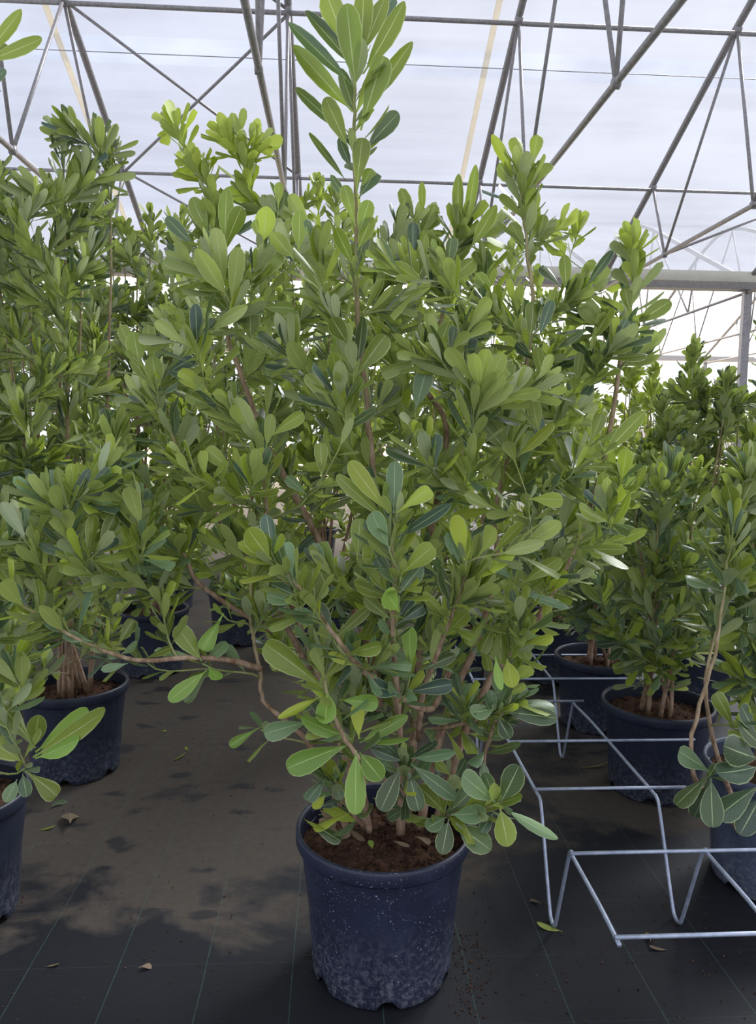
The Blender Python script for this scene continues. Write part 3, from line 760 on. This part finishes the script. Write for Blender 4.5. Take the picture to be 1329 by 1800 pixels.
GM = {'M': 6, 'B': 1.5, 'D': 3}
for x, y, Y in ((530,440,1.56),(592,470,1.62),(478,430,1.62),(700,400,1.68),(690,470,1.66),(742,400,1.72),(812,400,1.72),(770,440,1.78),(870,400,1.78),(850,470,1.7),(920,340,1.56),(938,410,1.6),(880,560,1.6),(1000,530,1.6),
                (1050,500,1.65),(1040,560,1.62),(1090,600,1.6),(960,560,1.64),(560,420,1.74),(650,430,1.66),(665,520,1.6),(440,350,1.72),(500,380,1.76),(372,400,1.66),(310,400,1.7),(330,470,1.66),(1120,620,1.62),(1080,540,1.68)):
    tips.append((P(x, y, Y), 1.0, GM, None, .75))
hull = [(330,480),(450,420),(560,440),(720,450),(850,450),(960,540),(1080,600),(1110,700),(1120,800),(1090,920),(1040,1040),(960,1090),(900,1170),(800,1200),(640,1260),(520,1180),(440,1090),(330,1060),(250,960),(120,900),(180,800),(240,690),(290,560)]
tips += fill_tips(hull, 190, 1.34, 2.0, (.8,1.15), 20)
back = [(350,560),(500,500),(900,520),(1060,640),(1060,900),(960,1080),(760,1150),(520,1100),(380,980),(280,840)]
tips += fill_tips(back, 100, 1.72, 2.05, (.85,1.1), 30)
low = [(520,1100),(900,1080),(960,1180),(880,1240),(700,1290),(540,1290),(480,1230)]
tips += fill_tips([(0,870),(120,850),(240,880),(350,1010),(300,1070),(200,1040),(60,1010)], 26, 1.36, 1.7, (.8,1.05), 30)
tips += fill_tips(low, 20, 1.40, 1.85, (.8,1.05), 30)
def keep_tip(t):
    x, y = proj(t[0])
    return not (t[3] is None and y > 860 and t[0].y < 1.5 and 380 < x < 560) and not (t[3] is None and 600 < x < 700 and 560 < y < 800 and t[0].y < 1.6)
tips = [t for t in tips if keep_tip(t)]
def main_cls(p):
    z = p.z
    if z > 1.25: return {'M': 5.5, 'B': 1, 'D': 3.6}
    if z > .85: return {'M': 6, 'B': 2, 'D': 2, 'W': 1.2}
    return {'M': 4, 'B': 1.5, 'D': 2.5, 'W': 3}
build_plant('tall bushy green shrub in the dark blue pot at the front centre', MX, MY, MR, MH, M_POT, main_stems, tips, 15, .088, main_cls,
            'potted evergreen shrubs', zone=.12, narrow=.30, hand=hand, phase=-pi/2+.02, stem_r=.0085)

# ================================================================== NEIGHBOURS
def neighbour(label, px, Y, r, h, mt, poly, n, y0, y1, ll, cls, k=5, extra=(), nleaf=10, narrow=.33, spread=.95, hand=(), size=(.8,1.1), zone=.1, more=()):
    X = P(px, 1000, Y).x
    tp = fill_tips(poly, int(n*1.7), y0, y1, size) if poly else []; nleaf = int(nleaf*1.45)
    for e_ in extra:
        x, y, Yd, s, c, nl = e_; tp.append((P(x, y, Yd), s, c, nl, .8))
    tp = [t for t in tp if t[0].z > h+.08]
    st = auto_stems(X, Y, h, tp, k) + list(more)
    build_plant(label, X, Y, r, h, mt, st, tp, nleaf, ll, cls, 'potted evergreen shrubs', zone=zone, narrow=narrow, spread=spread, hand=hand, phase=random.random())
DK = {'D': 6, 'M': 4}; MD = {'M': 6, 'D': 2, 'B': 2}; YL = {'Y': 4, 'B': 4, 'M': 3}; WS = {'W': 4, 'M': 3, 'B': 1.5, 'D': 2}
l0h, _ = parse_hand('''58 1331 191 1253 40 M 1.55 -.03|62 1322 160 1250 36 B 1.58 0|62 1333 150 1302 26 B 1.54 -.03|62 1315 0 1227 50 M 1.56 0|44 1355 100 1393 32 M 1.52 -.02|40 1360 46 1402 24 D 1.52 -.02
55 1320 70 1255 34 M 1.6 .02|40 1340 -20 1300 34 M 1.57 0|-30 110 77 70 26 M 1.7 -.02|-30 100 41 22 24 M 1.7 0|-30 160 10 122 16 D 1.7 0|30 1370 10 1410 26 W 1.5 -.02''')
neighbour('shrub in the dark pot cut off at the lower left corner', -112, 1.80, .19, .32, M_POT2, [(-220,700),(-60,750),(20,900),(40,1000),(60,1150),(50,1330),(-100,1380),(-220,1200)], 34, 1.5, 1.95, .095, WS, 5,
          extra=((-30,115,1.72,.9,MD,5), (-70,60,1.75,1,MD,10), (45,1350,1.56,.6,WS,3), (20,1180,1.6,.9,WS,9), (50,1215,1.58,.8,WS,8), (5,1260,1.55,.9,WS,9), (80,1170,1.65,.8,WS,8), (-10,1100,1.6,1,WS,10)), hand=l0h, nleaf=10)
neighbour('tall narrow-leaved shrub in the scuffed pot at left', 125, 2.62, .185, .32, M_POT2,
          [(-80,330),(10,340),(60,350),(130,330),(180,340),(165,450),(150,520),(190,620),(205,800),(230,950),(240,1090),(180,1160),(20,1180),(-60,1100),(-80,800)], 130, 2.3, 2.9, .110,
          {'D': 5, 'M': 6, 'B': 1}, 7, extra=((135,235,2.55,1.1,DK,22), (110,235,2.6,1,DK,14), (170,255,2.6,1.1,DK,20), (195,265,2.65,1,DK,14), (150,300,2.55,1.1,DK,20), (185,310,2.6,1,DK,14), (60,345,2.5,1.1,DK,18), (95,350,2.5,1.1,MD,16), (100,420,2.5,1,DK,16), (140,400,2.6,1,DK,16)),
          nleaf=13, narrow=.21, spread=.72, zone=.14)
neighbour('dark leaved shrub at the left edge behind the scuffed pot', -60, 3.3, .185, .32, M_POT2, [(-120,330),(0,330),(60,450),(140,800),(120,1060),(-120,1060)], 70, 3.0, 3.6, .1, DK, 4,
          extra=((-5,300,3.2,1,DK,12), (5,350,3.2,1,DK,12)), nleaf=11, narrow=.25)
neighbour('shrub with light tips in the dark pot behind the left gap', 265, 3.75, .185, .33, M_POT2, [(160,470),(200,430),(250,420),(310,430),(350,500),(370,700),(350,950),(320,1070),(200,1080),(180,800),(150,600)], 110, 3.4, 4.1, .088, {'D': 5, 'M': 5, 'B': 1}, 6,
          extra=((190,385,3.7,.9,YL,12), (215,395,3.7,.9,YL,12), (265,380,3.75,1,YL,14), (240,420,3.7,.9,YL,12), (285,400,3.8,.9,YL,12), (320,380,3.8,.9,YL,12)), nleaf=12, narrow=.36)
neighbour('shrub directly behind the left half of the front shrub', 420, 4.3, .185, .32, M_POT2, [(300,450),(400,400),(500,420),(540,700),(520,1020),(330,1030)], 80, 3.9, 4.7, .09, {'M': 6, 'D': 3, 'Y': 1}, 5, nleaf=11, narrow=.34)
neighbour('shrub with yellow-green tips behind the top stem of the front shrub', 570, 4.1, .185, .32, M_POT2, [(470,440),(520,400),(620,400),(680,450),(700,700),(680,1000),(500,1000)], 70, 3.7, 4.5, .095, {'M': 5, 'B': 3, 'Y': 2}, 5,
          extra=((540,350,3.9,1.1,YL,12), (560,330,4,1.1,YL,12), (590,345,3.9,1.1,YL,12), (620,365,4,1,YL,12), (505,375,4,1,YL,12), (650,400,4,1,YL,10)), nleaf=11, narrow=.36)
neighbour('shrub behind the right half of the front shrub', 800, 3.5, .185, .32, M_POT2, [(680,520),(760,480),(860,470),(900,600),(900,1040),(700,1060)], 66, 3.1, 3.9, .09, {'M': 5, 'B': 3, 'Y': 2}, 5,
          extra=((830,470,3.6,1,YL,10), (790,480,3.6,1,YL,10), (860,450,3.7,1,YL,10), (900,440,3.8,1,YL,10)), nleaf=11, narrow=.36)
neighbour('shrub behind the front shrub, left of the gutter view', 960, 4.3, .185, .32, M_POT2, [(880,520),(960,500),(1040,560),(1060,980),(900,1010)], 60, 3.9, 4.7, .09, {'M': 5, 'B': 3, 'Y': 2}, 5,
          extra=((905,455,4.2,1,YL,10), (945,480,4.3,1,YL,10)), nleaf=11, narrow=.36)
neighbour('yellow-green sunlit shrub under the gutter behind the right foliage', 1100, 5.2, .185, .32, M_POT2, [(1040,680),(1110,640),(1160,660),(1190,760),(1180,900),(1040,900)], 42, 4.8, 5.6, .095, {'Y': 5, 'B': 4, 'M': 2}, 5,
          extra=((1128,640,5,1.2,YL,12), (1150,655,5,1.1,YL,12), (1110,655,5,1.1,YL,12)), nleaf=11, narrow=.4)
neighbour('small far shrub between the sunlit shrub and the dark dome shrub', 1165, 6.8, .185, .32, M_POT2, [(1110,690),(1180,680),(1230,720),(1230,840),(1120,840)], 26, 6.5, 7.2, .11, {'Y': 4, 'B': 4, 'M': 3}, 4, nleaf=10, narrow=.4)
neighbour('far shrub behind the dark dome shrub at the right edge', 1300, 6.2, .185, .32, M_POT2, [(1230,700),(1329,700),(1390,740),(1390,880),(1240,880)], 26, 5.9, 6.6, .11, {'Y': 3, 'B': 4, 'M': 4}, 4, nleaf=10, narrow=.4)
neighbour('dense dome-shaped dark shrub at right with one tall tip', 1235, 3.3, .185, .32, M_POT2, [(1130,760),(1180,680),(1220,660),(1290,670),(1340,690),(1360,850),(1340,1000),(1180,1020),(1130,900)], 80, 3.0, 3.6, .082, {'M': 7, 'D': 4}, 6,
          extra=((1222,612,3.2,1,MD,16), (1215,640,3.2,1,MD,12), (1205,690,3.1,.9,MD,12), (1255,690,3.1,.9,MD,14), (1290,700,3.1,.9,MD,14), (1325,700,3.1,.9,DK,14)), nleaf=14, narrow=.38, spread=.7)
neighbour('shrub just outside the right edge with a few pale leaves reaching in', 1450, 2.9, .185, .32, M_POT2, [(1350,640),(1450,600),(1500,900),(1480,1100),(1360,1000)], 26, 2.7, 3.1, .1, MD, 4,
          extra=((1350,575,2.8,1,MD,14),), nleaf=10, narrow=.28)
neighbour('shrub in the round-rimmed dark pot behind the wire rack', 1060, 3.0, .185, .30, M_POT2, [(960,960),(1000,860),(1080,820),(1150,830),(1180,950),(1150,1090),(1020,1110),(960,1060)], 52, 2.75, 3.25, .095, {'M': 4, 'W': 3, 'D': 4}, 6, nleaf=10, narrow=.3)
neighbour('shrub in the dark pot standing inside the wire rack at right', 1168, 2.42, .187, .31, M_POT2, [(1060,960),(1110,860),(1180,810),(1230,840),(1260,1000),(1250,1130),(1190,1200),(1110,1180),(1050,1080)], 48, 2.15, 2.6, .1, WS, 6,
          extra=((1115,860,2.3,1,MD,10), (1180,840,2.35,1,WS,8), (1225,835,2.3,1,MD,8)), nleaf=9, narrow=.3)
r0h, _ = parse_hand('''1248 1357 1198 1320 30 W 1.62 0|1246 1364 1186 1410 28 D 1.62 -.02|1250 1368 1252 1454 42 D 1.6 -.03|1335 1335 1262 1310 42 D 1.6 -.02|1335 1347 1258 1368 44 D 1.58 -.02|1336 1380 1262 1432 40 D 1.6 -.03
1293 1263 1335 1315 46 D 1.62 -.02|1290 1280 1262 1220 24 M 1.65 0|1338 1400 1300 1470 40 D 1.58 -.03|1250 1362 1225 1440 26 D 1.63 -.02|1330 1290 1300 1240 26 D 1.62 0|1290 905 1280 850 34 M 1.75 0|1295 900 1325 840 30 M 1.75 0|1300 950 1340 890 30 M 1.75 0|1270 1040 1215 1010 22 W 1.72 0''')
neighbour('shrub in the weathered grey-blue pot at the lower right edge', 1392, 1.88, .19, .33, M_POT3, [(1230,960),(1270,860),(1310,800),(1380,800),(1440,950),(1420,1250),(1330,1300),(1280,1180),(1240,1080)], 34, 1.76, 2.05, .1, WS, 3, more=[S((1300,1462,1.80),(1262,1405,1.72),(1222,1370,1.66),(1217,1290,1.65),(1256,1150,1.66),(1272,1040,1.68),(1290,925,1.70)), S((1315,1462,1.82),(1268,1350,1.74),(1242,1230,1.72),(1250,1140,1.74),(1300,1010,1.78))],
          extra=((1290,900,1.75,1,MD,12), (1315,830,1.8,1,MD,12), (1265,1100,1.75,.9,WS,8), (1290,1000,1.72,1,WS,10), (1250,1360,1.63,.6,WS,4), (1295,1270,1.65,.8,WS,5)), hand=r0h, nleaf=9, narrow=.32)
# more pots further down the rows, mostly in shadow
neighbour('shrub two rows back, seen through gaps at left of the front shrub', 300, 5.2, .185, .32, M_POT2, [(150,480),(440,470),(470,800),(440,980),(180,980)], 60, 4.9, 5.6, .11, {'M': 5, 'D': 4, 'B': 1}, 5, nleaf=10, narrow=.38)
neighbour('shrub two rows back, seen through gaps at right of the front shrub', 720, 5.4, .185, .32, M_POT2, [(560,520),(860,500),(900,800),(860,960),(560,960)], 60, 5.1, 5.8, .11, {'M': 5, 'D': 3, 'Y': 2}, 5, nleaf=10, narrow=.38)
neighbour('shrub two rows back near the left edge', 60, 4.6, .185, .32, M_POT2, [(-60,420),(150,440),(180,800),(160,1000),(-60,1000)], 50, 4.3, 4.9, .11, DK, 5, nleaf=10, narrow=.34)
neighbour('shrub two rows back under the right foliage', 1000, 6.2, .185, .32, M_POT2, [(880,600),(1060,640),(1110,720),(1100,920),(880,930)], 44, 5.9, 6.6, .12, {'M': 5, 'B': 3, 'Y': 2}, 5, nleaf=10, narrow=.4)
neighbour('shrub in the shaded pot further back behind the rack on the left', 985, 3.6, .185, .33, M_POT2, [(900,960),(960,900),(1040,900),(1060,1000),(1000,1080),(920,1080)], 26, 3.4, 3.9, .09, {'M': 4, 'D': 5}, 5, nleaf=10, narrow=.34)

for px_, Y_, x0_, x1_, yt_, lb_ in ((90, 6.6, -40, 220, 500, 'shrub three rows back at the far left, behind the tall narrow-leaved shrub'), (330, 7.0, 190, 460, 520, 'shrub three rows back behind the left half of the front shrub'),
                        (560, 7.2, 430, 690, 510, 'shrub three rows back behind the centre of the front shrub'), (800, 7.0, 660, 930, 520, 'shrub three rows back behind the right half of the front shrub')):
    neighbour(lb_, px_, Y_, .185, .32, M_POT2, [(x0_,yt_+40),((x0_+x1_)/2,yt_),(x1_,yt_+40),(x1_,900),(x0_,900)], 64, Y_-.35, Y_+.35, .15, {'M': 5, 'D': 4, 'B': 1}, 5, nleaf=9, narrow=.42)

# ------------------------------------------------------------------ leaves: the 300 that show largest per plant become objects, the rest one mesh
def leaf_pts(lf):
    M = leaf_matrix(lf, Vector((0,0,0))); k = lf[5]
    return M
V6 = []; F6 = []; owner = []
for pi_, pl in enumerate(ALL):
    for li, lf in enumerate(pl['leaves']):
        M = leaf_pts(lf); b = len(V6)
        for q in ((0,0,0),(-.3,.4,-.02),(.3,.4,-.02),(-.42,.8,-.07),(.42,.8,-.07),(0,1,-.08)): V6.append(M @ Vector(q))
        F6 += [(b,b+2,b+1),(b+1,b+2,b+4,b+3),(b+3,b+4,b+5)]; owner += [(pi_, li)]*3
bvh = BVHTree.FromPolygons(V6, F6)
for pi_, pl in enumerate(ALL):
    sc = []
    for li, lf in enumerate(pl['leaves']):
        M = leaf_pts(lf); hit = 0
        b6 = sum(len(ALL[j]['leaves']) for j in range(pi_))*6+li*6
        c = M @ Vector((0,.6,-.03)); x, y = proj(c)
        if not (-40 < x < 1369 and -40 < y < 1840) or (c-CAM).dot(CF) < .1: sc.append(0); continue
        for q in ((0,.35,-.02),(0,.8,-.05),(.2,.6,-.04),(-.2,.6,-.04),(0,.6,-.03)):
            p = M @ Vector(q); d = p-CAM; ds = d.length
            h_ = bvh.ray_cast(CAM, d/ds, ds+.05)
            if h_[0] is None or owner[h_[2]] == (pi_, li): hit += 1
        P4 = [proj(V6[b6+j]) for j in (0,3,5,4)]
        ar = abs(sum(P4[j][0]*P4[(j+1)%4][1]-P4[(j+1)%4][0]*P4[j][1] for j in range(4)))/2
        sc.append(ar*hit/5)
    pl['score'] = sc
for pl in ALL:
    idx = sorted(range(len(pl['leaves'])), key=lambda i: -pl['score'][i])
    nh = pl['nh']; n_all = len(idx)
    main = pl is ALL[0]
    ones = [i for i in idx[:295] if pl['score'][i] > (15 if main else 30)]
    keep = set(ones)
    for i in ones:
        lf = pl['leaves'][i]
        o = bpy.data.objects.new('leaf', leaf_mesh(lf[5], lf[6])); COL.objects.link(o); o.parent = pl['root']
        o.matrix_local = leaf_matrix(lf, pl['org'])
    rest = [i for i in idx if i not in keep]
    if not rest: continue
    VV = []; FF = []; UVs = []; MI = []; RN = []; off = 0
    for i in rest:
        lf = pl['leaves'][i]; V, UV, Fc = T_LO[lf[5]]
        M = np.array(leaf_matrix(lf, pl['org'])); vv = V @ M[:3,:3].T + M[:3,3]
        VV.append(vv); rn = random.random(); RN += [rn]*len(V); mi = LK.index(lf[6])
        for f in Fc:
            f = f[:3] if f[2] == f[3] else f
            FF.append(tuple(q+off for q in f)); MI.append(mi)
            for q in f: UVs += UV[q]
        off += len(V)
    me = bpy.data.meshes.new('foliage'); me.from_pydata(np.concatenate(VV).tolist(), [], FF)
    for k in LK: me.materials.append(LM[k])
    me.polygons.foreach_set('material_index', MI); me.polygons.foreach_set('use_smooth', [True]*len(FF))
    ul = me.uv_layers.new(name='UVMap'); ul.data.foreach_set('uv', UVs)
    at = me.attributes.new('rnd', 'FLOAT', 'POINT'); at.data.foreach_set('value', RN)
    o = bpy.data.objects.new('foliage', me); COL.objects.link(o); o.parent = pl['root']; o['kind'] = 'stuff'

# ================================================================== WIRE RACK
rk = thing('wire_pot_rack', 'galvanised wire pot rack with bent legs on the floor at lower right', 'rack', (.545, 1.3, 0))
RO = Vector((.545, 1.3, 0))
def rail(X, prof, r):
    pts = catmull([Vector((X+dx, y, z))-RO for dx, y, z in prof], 4)
    return tube('rail', pts, r, M_GALV, rk, 10)
zt = .255
def section(y0):   # one dip to the floor
    return [(0, y0-.135, zt), (0, y0-.115, zt+.005), (0, y0-.095, zt-.03), (0, y0-.03, .04), (0, y0-.012, .008), (0, y0+.012, .008), (0, y0+.035, .04), (0, y0+.125, zt-.03), (0, y0+.15, zt-.002), (0, y0+.18, zt)]
prof = [(0, 1.29, zt-.01), (0, 1.40, zt-.002)] + section(1.70) + [(0, 2.1, zt+.003), (0, 2.35, zt+.006)] + section(2.66) + [(0, 3.1, zt+.01), (0, 3.25, zt+.01)]
rail(.545, prof, .0046); rail(.862, prof, .0046)
for y, x0, x1 in ((1.29, .535, 1.02), (1.575, .54, 1.10), (1.885, .54, .96), (2.2, .545, 1.14), (2.55, .545, .90), (2.80, .535, 1.22), (3.12, .545, 1.2)):
    tube('crossbar', [Vector((x0, y, zt+.007))-RO, Vector(((x0+x1)/2, y, zt+.0075))-RO, Vector((x1, y, zt+.007))-RO], .0044, M_GALV, rk, 10)

# ================================================================== LITTER
def fallen(px, py, ang, ln, wd, k, c, label, grp=None, curl=0):
    p = G(px, py, .004); d = Vector((cos(ang), sin(ang), .02)); nn = Vector((0,0,1))+rv(.1)
    o = bpy.data.objects.new('fallen_leaf', leaf_mesh(k, c)); COL.objects.link(o)
    me = leaf_mesh(k, c)
    o.matrix_world = leaf_matrix((p-d*ln*.5+Vector((0,0,.012)), d, nn, ln, wd, k, c), Vector((0,0,0)))
    mn = min((o.matrix_world @ v.co).z for v in me.vertices); o.location.z += .0015-mn
    tag(o, label, 'fallen leaf', 'fallen leaves on the floor')
fallen(966, 1631, 2.75, .062, .018, 3, 'M', 'green fallen leaf on the floor left of the rack leg')
fallen(1143, 1652, 1.2, .04, .022, 2, 'X', 'brown curled leaf on the floor inside the rack, the lighter one')
fallen(1158, 1667, 3.0, .045, .014, 3, 'X', 'narrow dark leaf just below the brown curled leaf')
fallen(124, 1446, 1.9, .10, .055, 2, 'X', 'broad dry brown leaf on the dusty floor at left')
fallen(82, 1456, .3, .05, .012, 3, 'Y', 'thin pale leaf left of the broad dry leaf')
fallen(102, 1413, 1.2, .06, .034, 0, 'D', 'dark green leaf below the left whorl of leaves')
fallen(314, 1332, .9, .07, .016, 3, 'M', 'narrow green leaf in the middle of the dusty floor')
fallen(328, 1316, 2.1, .03, .012, 1, 'Y', 'small pale leaf beside the narrow green leaf')
fallen(255, 1700, .5, .028, .02, 2, 'X', 'small curled dry leaf on the dark floor near the bottom left')
fallen(92, 1696, .2, .03, .01, 1, 'X', 'tiny dry leaf on the dark floor at the lower left')
fallen(942, 1586, 2.2, .035, .015, 2, 'X', 'dark shrivelled leaf on the floor right of the blue pot')
fallen(1045, 1348, .05, .11, .014, 3, 'M', 'long green leaf on the floor between the pots behind the rack')
fallen(288, 1284, .4, .02, .012, 1, 'Y', 'tiny pale leaf at the back of the dusty floor')
V = []; Fs = []
for _ in range(620):
    if random.random() < .35: px, py = random.gauss(825, 22), random.uniform(1640, 1790)
    elif random.random() < .6: px, py = random.uniform(830, 1329), random.uniform(1480, 1800)
    else: px, py = random.uniform(0, 560), random.uniform(1250, 1800)
    p = G(px, py); s = random.uniform(.0008, .003)
    if (p-Vector((MX, MY, 0))).length < .165: continue
    b = len(V); dd = [Vector((s,0,0)), Vector((-s,0,0)), Vector((0,s,0)), Vector((0,-s,0)), Vector((0,0,s)), Vector((0,0,-s))]
    c = p+Vector((0,0,s*.7)); V += [c+d*random.uniform(.6,1.4) for d in dd]
    Fs += [(b,b+2,b+4),(b+2,b+1,b+4),(b+1,b+3,b+4),(b+3,b,b+4),(b+2,b,b+5),(b+1,b+2,b+5),(b+3,b+1,b+5),(b,b+3,b+5)]
o = obj_from('soil_litter', V, Fs, M_SOIL, None, False); tag(o, 'loose soil crumbs scattered on the black ground cover', 'soil', kind='stuff')
print('LEAVES', [len(p['leaves']) for p in ALL])
